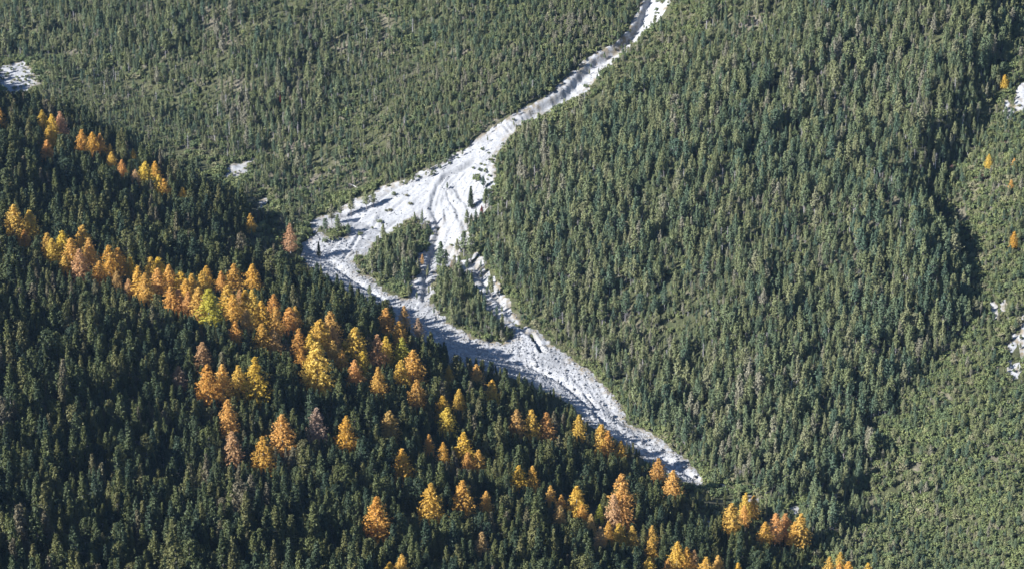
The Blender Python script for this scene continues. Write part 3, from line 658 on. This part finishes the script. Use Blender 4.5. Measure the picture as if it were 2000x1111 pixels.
def instance_forest(name, kind, P, protos):
    """all the remaining trees of one kind as a single object: points that carry size, turn and shape"""
    me = bpy.data.meshes.new(name); me.vertices.add(len(P)); me.vertices.foreach_set('co', P[:, :3].astype(np.float32).ravel())
    H0 = PROTO[kind][0][2]; sc = np.stack([P[:, 3] / H0 * P[:, 4], P[:, 3] / H0 * P[:, 4], P[:, 3] / H0], -1).astype(np.float32)
    a = me.attributes.new('size', 'FLOAT_VECTOR', 'POINT'); a.data.foreach_set('vector', sc.ravel())
    lean = np.random.default_rng(9).normal(0, 0.035, (len(P), 2)); rt = np.stack([lean[:, 0], lean[:, 1], P[:, 5]], -1).astype(np.float32)
    a = me.attributes.new('turn', 'FLOAT_VECTOR', 'POINT'); a.data.foreach_set('vector', rt.ravel())
    a = me.attributes.new('pick', 'INT', 'POINT'); a.data.foreach_set('value', P[:, 6].astype(np.int32))
    o = link(name, me); nt = bpy.data.node_groups.new(name, 'GeometryNodeTree')
    nt.interface.new_socket('Geometry', in_out='INPUT', socket_type='NodeSocketGeometry'); nt.interface.new_socket('Geometry', in_out='OUTPUT', socket_type='NodeSocketGeometry')
    N = nt.nodes.new; L = nt.links.new; gi = N('NodeGroupInput'); go = N('NodeGroupOutput')
    jo = N('GeometryNodeJoinGeometry')
    for t_, c_ in protos:
        j2 = N('GeometryNodeJoinGeometry')
        for ob in (t_, c_):
            oi = N('GeometryNodeObjectInfo'); oi.transform_space = 'ORIGINAL'; oi.inputs['Object'].default_value = ob; L(oi.outputs['Geometry'], j2.inputs[0])
        g2 = N('GeometryNodeGeometryToInstance'); L(j2.outputs[0], g2.inputs[0]); L(g2.outputs[0], jo.inputs[0])
    def attr(nm, ty):
        q = N('GeometryNodeInputNamedAttribute'); q.data_type = ty; q.inputs['Name'].default_value = nm; return q.outputs['Attribute']
    ip = N('GeometryNodeInstanceOnPoints'); ip.inputs['Pick Instance'].default_value = True
    L(gi.outputs[0], ip.inputs['Points']); L(jo.outputs[0], ip.inputs['Instance']); L(attr('pick', 'INT'), ip.inputs['Instance Index'])
    er = N('FunctionNodeEulerToRotation'); L(attr('turn', 'FLOAT_VECTOR'), er.inputs[0]); L(er.outputs[0], ip.inputs['Rotation'])
    L(attr('size', 'FLOAT_VECTOR'), ip.inputs['Scale']); L(ip.outputs[0], go.inputs[0])
    md = o.modifiers.new('trees', 'NODES'); md.node_group = nt; tag(o, kind='stuff'); return o

TEXT = {'conifer_tree': ('tall dark green conifer', 'conifer', 'dark conifers', 'conifer_forest'),
        'mountain_pine': ('sunlit olive green pine', 'pine tree', 'pines', 'pine_forest'),
        'dwarf_pine': ('low bushy dwarf pine', 'pine bush', 'dwarf pines', 'dwarf_pine_scrub')}
TOTAL = {}
def zone(kind, u, v):
    if kind == 'conifer_tree':
        if v > 900: return 'in the lower left corner' if u < 330 else ('along the bottom below the scattered larches' if u < 900 else 'at the bottom right end of the near ridge')
        if v > 740: return 'at the left edge below the larch belt' if u < 330 else ('among the scattered larches below the belt' if u < 800 else 'between stray larches and lower stream')
        return 'directly below the dense larch belt' if v > 520 + 0.28 * u else 'on the ridge above the larch belt'
    if kind == 'mountain_pine':
        if u < 690: return 'at the upper left of the fan'
        if u < 1005 and v > 420 and v < 700: return 'on the wooded islands in the gravel'
        return 'beside the lower stream, right bank' if v < 0.62 * u + 150 and v > 0.62 * u - 60 else ('at the bottom right, beyond the near ridge' if v > 800 else 'in the middle of the right slope')
    return 'at the bottom right corner' if v > 850 else ('on the right edge scrub slope' if u > 1500 else 'bordering the gravel and the gully')
for kind, rows in FOREST.items():
    P = np.concatenate(rows); u, v, dep = project(P[:, 0], P[:, 1], P[:, 2]); ut, vt, _ = project(P[:, 0], P[:, 1], P[:, 2] + P[:, 3])
    size = (v - vt); ok = (u > 6) & (u < 1994) & (v < 1108) & (vt > 4)
    if kind == 'conifer_tree':                   # skip those buried behind the crest
        s, t, zf = valley(P[:, 0], P[:, 1]); ok &= t < -25
    rank = np.argsort(np.where(ok, -size, 1e9))[:270]
    lab, cat, grp, nm = TEXT[kind]; first = {}; seen = set()
    for i in rank:
        x, y, z, H, w, rot, k = P[i]; k = int(k); H0 = PROTO[kind][k][2]
        e, t_, c_ = plant(kind, k, x, y, z, H / H0, w, rot); zn = zone(kind, u[i], v[i]); top_ = zn not in seen; seen.add(zn); tag(e, ('largest ' if top_ else '') + lab + ' ' + zn, cat, grp + ' ' + zn); first.setdefault(k, (t_, c_))
    rest = np.ones(len(P), bool); rest[rank] = False; TOTAL[kind] = len(P)
    instance_forest(nm, kind, P[rest], [first[k] for k in sorted(first)])
print('TREES', TOTAL)

# ---------------------------------------------------------------- grey snags and fallen trunks
g = np.random.default_rng(77); n_snag = 0
for _ in range(900):
    if n_snag >= 200: break
    u_, v_ = (g.uniform(960, 1880), g.uniform(160, 900)) if n_snag < 140 else (g.uniform(20, 900), g.uniform(60, 320))
    p = at([u_], [v_], quick, 780.0)[0]; s, t, zf = valley(p[0], p[1])
    if t < 12 or gravel(p[:1], p[1:2])[0] > -4 or line_st(p[:1], p[1:2], SIDE)[0][0] > 0: continue
    e, a, c = plant('dead_tree', n_snag, p[0], p[1], p[2], g.uniform(0.75, 1.15), 1.0, g.uniform(0, 6.28), crown=False)
    side = 'right of the fan' if u_ > 950 else 'of the upper left slope'; tag(e, 'grey leafless dead tree standing among green pines ' + side, 'dead tree', 'standing grey snags ' + side); n_snag += 1

def log_between(a, b, r, lab, grp=None):
    pa, pb = at([a[0], b[0]], [a[1], b[1]], quick, 780.0); pa = pa + [0, 0, 0.5]; pb = pb + [0, 0, 0.5]; d = pb - pa; s_ = unit(np.cross(d, [0, 0, 1.0])); q = unit(np.cross(s_, d)); V = []; F = []
    for i, f in enumerate((0, 0.35, 0.7, 1)):
        for k in range(6):
            w = k * math.pi / 3; V.append(d * f + (s_ * math.cos(w) + q * math.sin(w)) * r * (1 - 0.6 * f))
        if i: F += [(i * 6 - 6 + k, i * 6 - 6 + (k + 1) % 6, i * 6 + (k + 1) % 6, i * 6 + k) for k in range(6)]
    o = link('fallen_trunk', mesh_from('fallen_trunk', V, F, MAT['deadwood'])); o.location = pa; tag(o, lab, 'fallen tree', grp)
log_between((684, 361), (711, 375), 0.3, 'long bleached fallen trunk lying at the upper edge of the fan')
log_between((1764, 609), (1776, 615), 0.28, 'pale fallen trunk on the spur left of the shaded flank')
log_between((1665, 250), (1650, 256), 0.25, 'pale fallen trunk in a gap high on the right spur')

# ---------------------------------------------------------------- boulders and rubble on the stream bed
def rock(rng, n=0):
    import bmesh
    bm = bmesh.new(); bmesh.ops.create_icosphere(bm, subdivisions=1, radius=1.0)
    for w in bm.verts: w.co *= rng.uniform(0.72, 1.15)
    v = np.array([w.co[:] for w in bm.verts]) * [1.0, rng.uniform(0.65, 1), rng.uniform(0.5, 0.8)]; f = np.array([[w.index for w in q.verts] for q in bm.faces]); bm.free(); return v, f
g = np.random.default_rng(88); ROCKS = [rock(g) for _ in range(12)]
fx = np.array(FAN); px_ = g.uniform(fx[:, 0].min(), fx[:, 0].max(), 90000); py_ = g.uniform(fx[:, 1].min(), fx[:, 1].max(), 90000)
dg = gravel(px_, py_); s, t, zf = valley(px_, py_); keep = (dg > 0.6) & (g.random(90000) < np.where(t < 22, 1.0, 0.16)); px_, py_, t = px_[keep][:14000], py_[keep][:14000], t[keep][:14000]
zz = height(px_, py_) + gravel_detail(px_, py_); V = []; F = []; base = 0
rad = np.clip(g.lognormal(-1.2, 0.5, len(px_)), 0.12, 0.95)
for x, y, z, r in zip(px_, py_, zz, rad):
    v, f = ROCKS[int(g.integers(12))]; a = g.uniform(0, 6.28); c_, s_ = math.cos(a), math.sin(a)
    w = v @ np.array([[c_, s_, 0], [-s_, c_, 0], [0, 0, 1]]) * r + [x, y, z + 0.15 * r]; V.append(w); F.append(f + base); base += len(v)
tag(link('stream_rubble', mesh_from('stream_rubble', np.concatenate(V), np.concatenate(F), MAT['rock'])), kind='stuff')
shapes = [mesh_from('boulder', v, f, MAT['rock']) for v, f in ROCKS]
for i, (u_, v_) in enumerate(((868, 668), (905, 690), (935, 690), (962, 712), (990, 708), (1020, 722), (1046, 715), (1072, 728), (1090, 745), (1105, 722), (1120, 760), (1140, 752), (1150, 775), (1178, 790), (1168, 820), (1196, 812), (1215, 838),
        (1236, 852), (1262, 868), (1290, 878), (1310, 892), (1335, 912), (1356, 930), (1243, 872))):
    p = at([u_], [v_], quick, 780.0)[0]; o = link('boulder', shapes[i % 12]); r = g.uniform(0.9, 1.5); o.location = (p[0], p[1], p[2] + 0.3 * r); o.scale = (r, r, r); o.rotation_euler = (0, 0, g.uniform(0, 6.28))
    tag(o, 'pale grey boulder lying on the white gravel of the lower stream bed', 'boulder', 'boulders of the lower stream bed')

# ---------------------------------------------------------------- thin blue air between the viewer and the slopes
def haze_box():
    x, y, z = 2300.0, (-600.0, 4300.0), (-400.0, 2600.0)
    V = [(sx * x, yy, zz_) for zz_ in z for yy in y for sx in (-1, 1)]; F = [(0, 2, 3, 1), (4, 5, 7, 6), (0, 1, 5, 4), (2, 6, 7, 3), (0, 4, 6, 2), (1, 3, 7, 5)]
    m, n, l, b = new_mat('haze_air'); n.remove(b); pv = n.new('ShaderNodeVolumePrincipled'); pv.inputs['Color'].default_value = (0.42, 0.66, 1.0, 1); pv.inputs['Density'].default_value = HAZE
    pv.inputs['Anisotropy'].default_value = 0.2; l.new(pv.outputs[0], n['Material Output'].inputs['Volume'])
    tag(link('haze', mesh_from('haze', V, F, m)), kind='stuff')
HAZE = 2.5e-5
if HAZE > 0: haze_box()
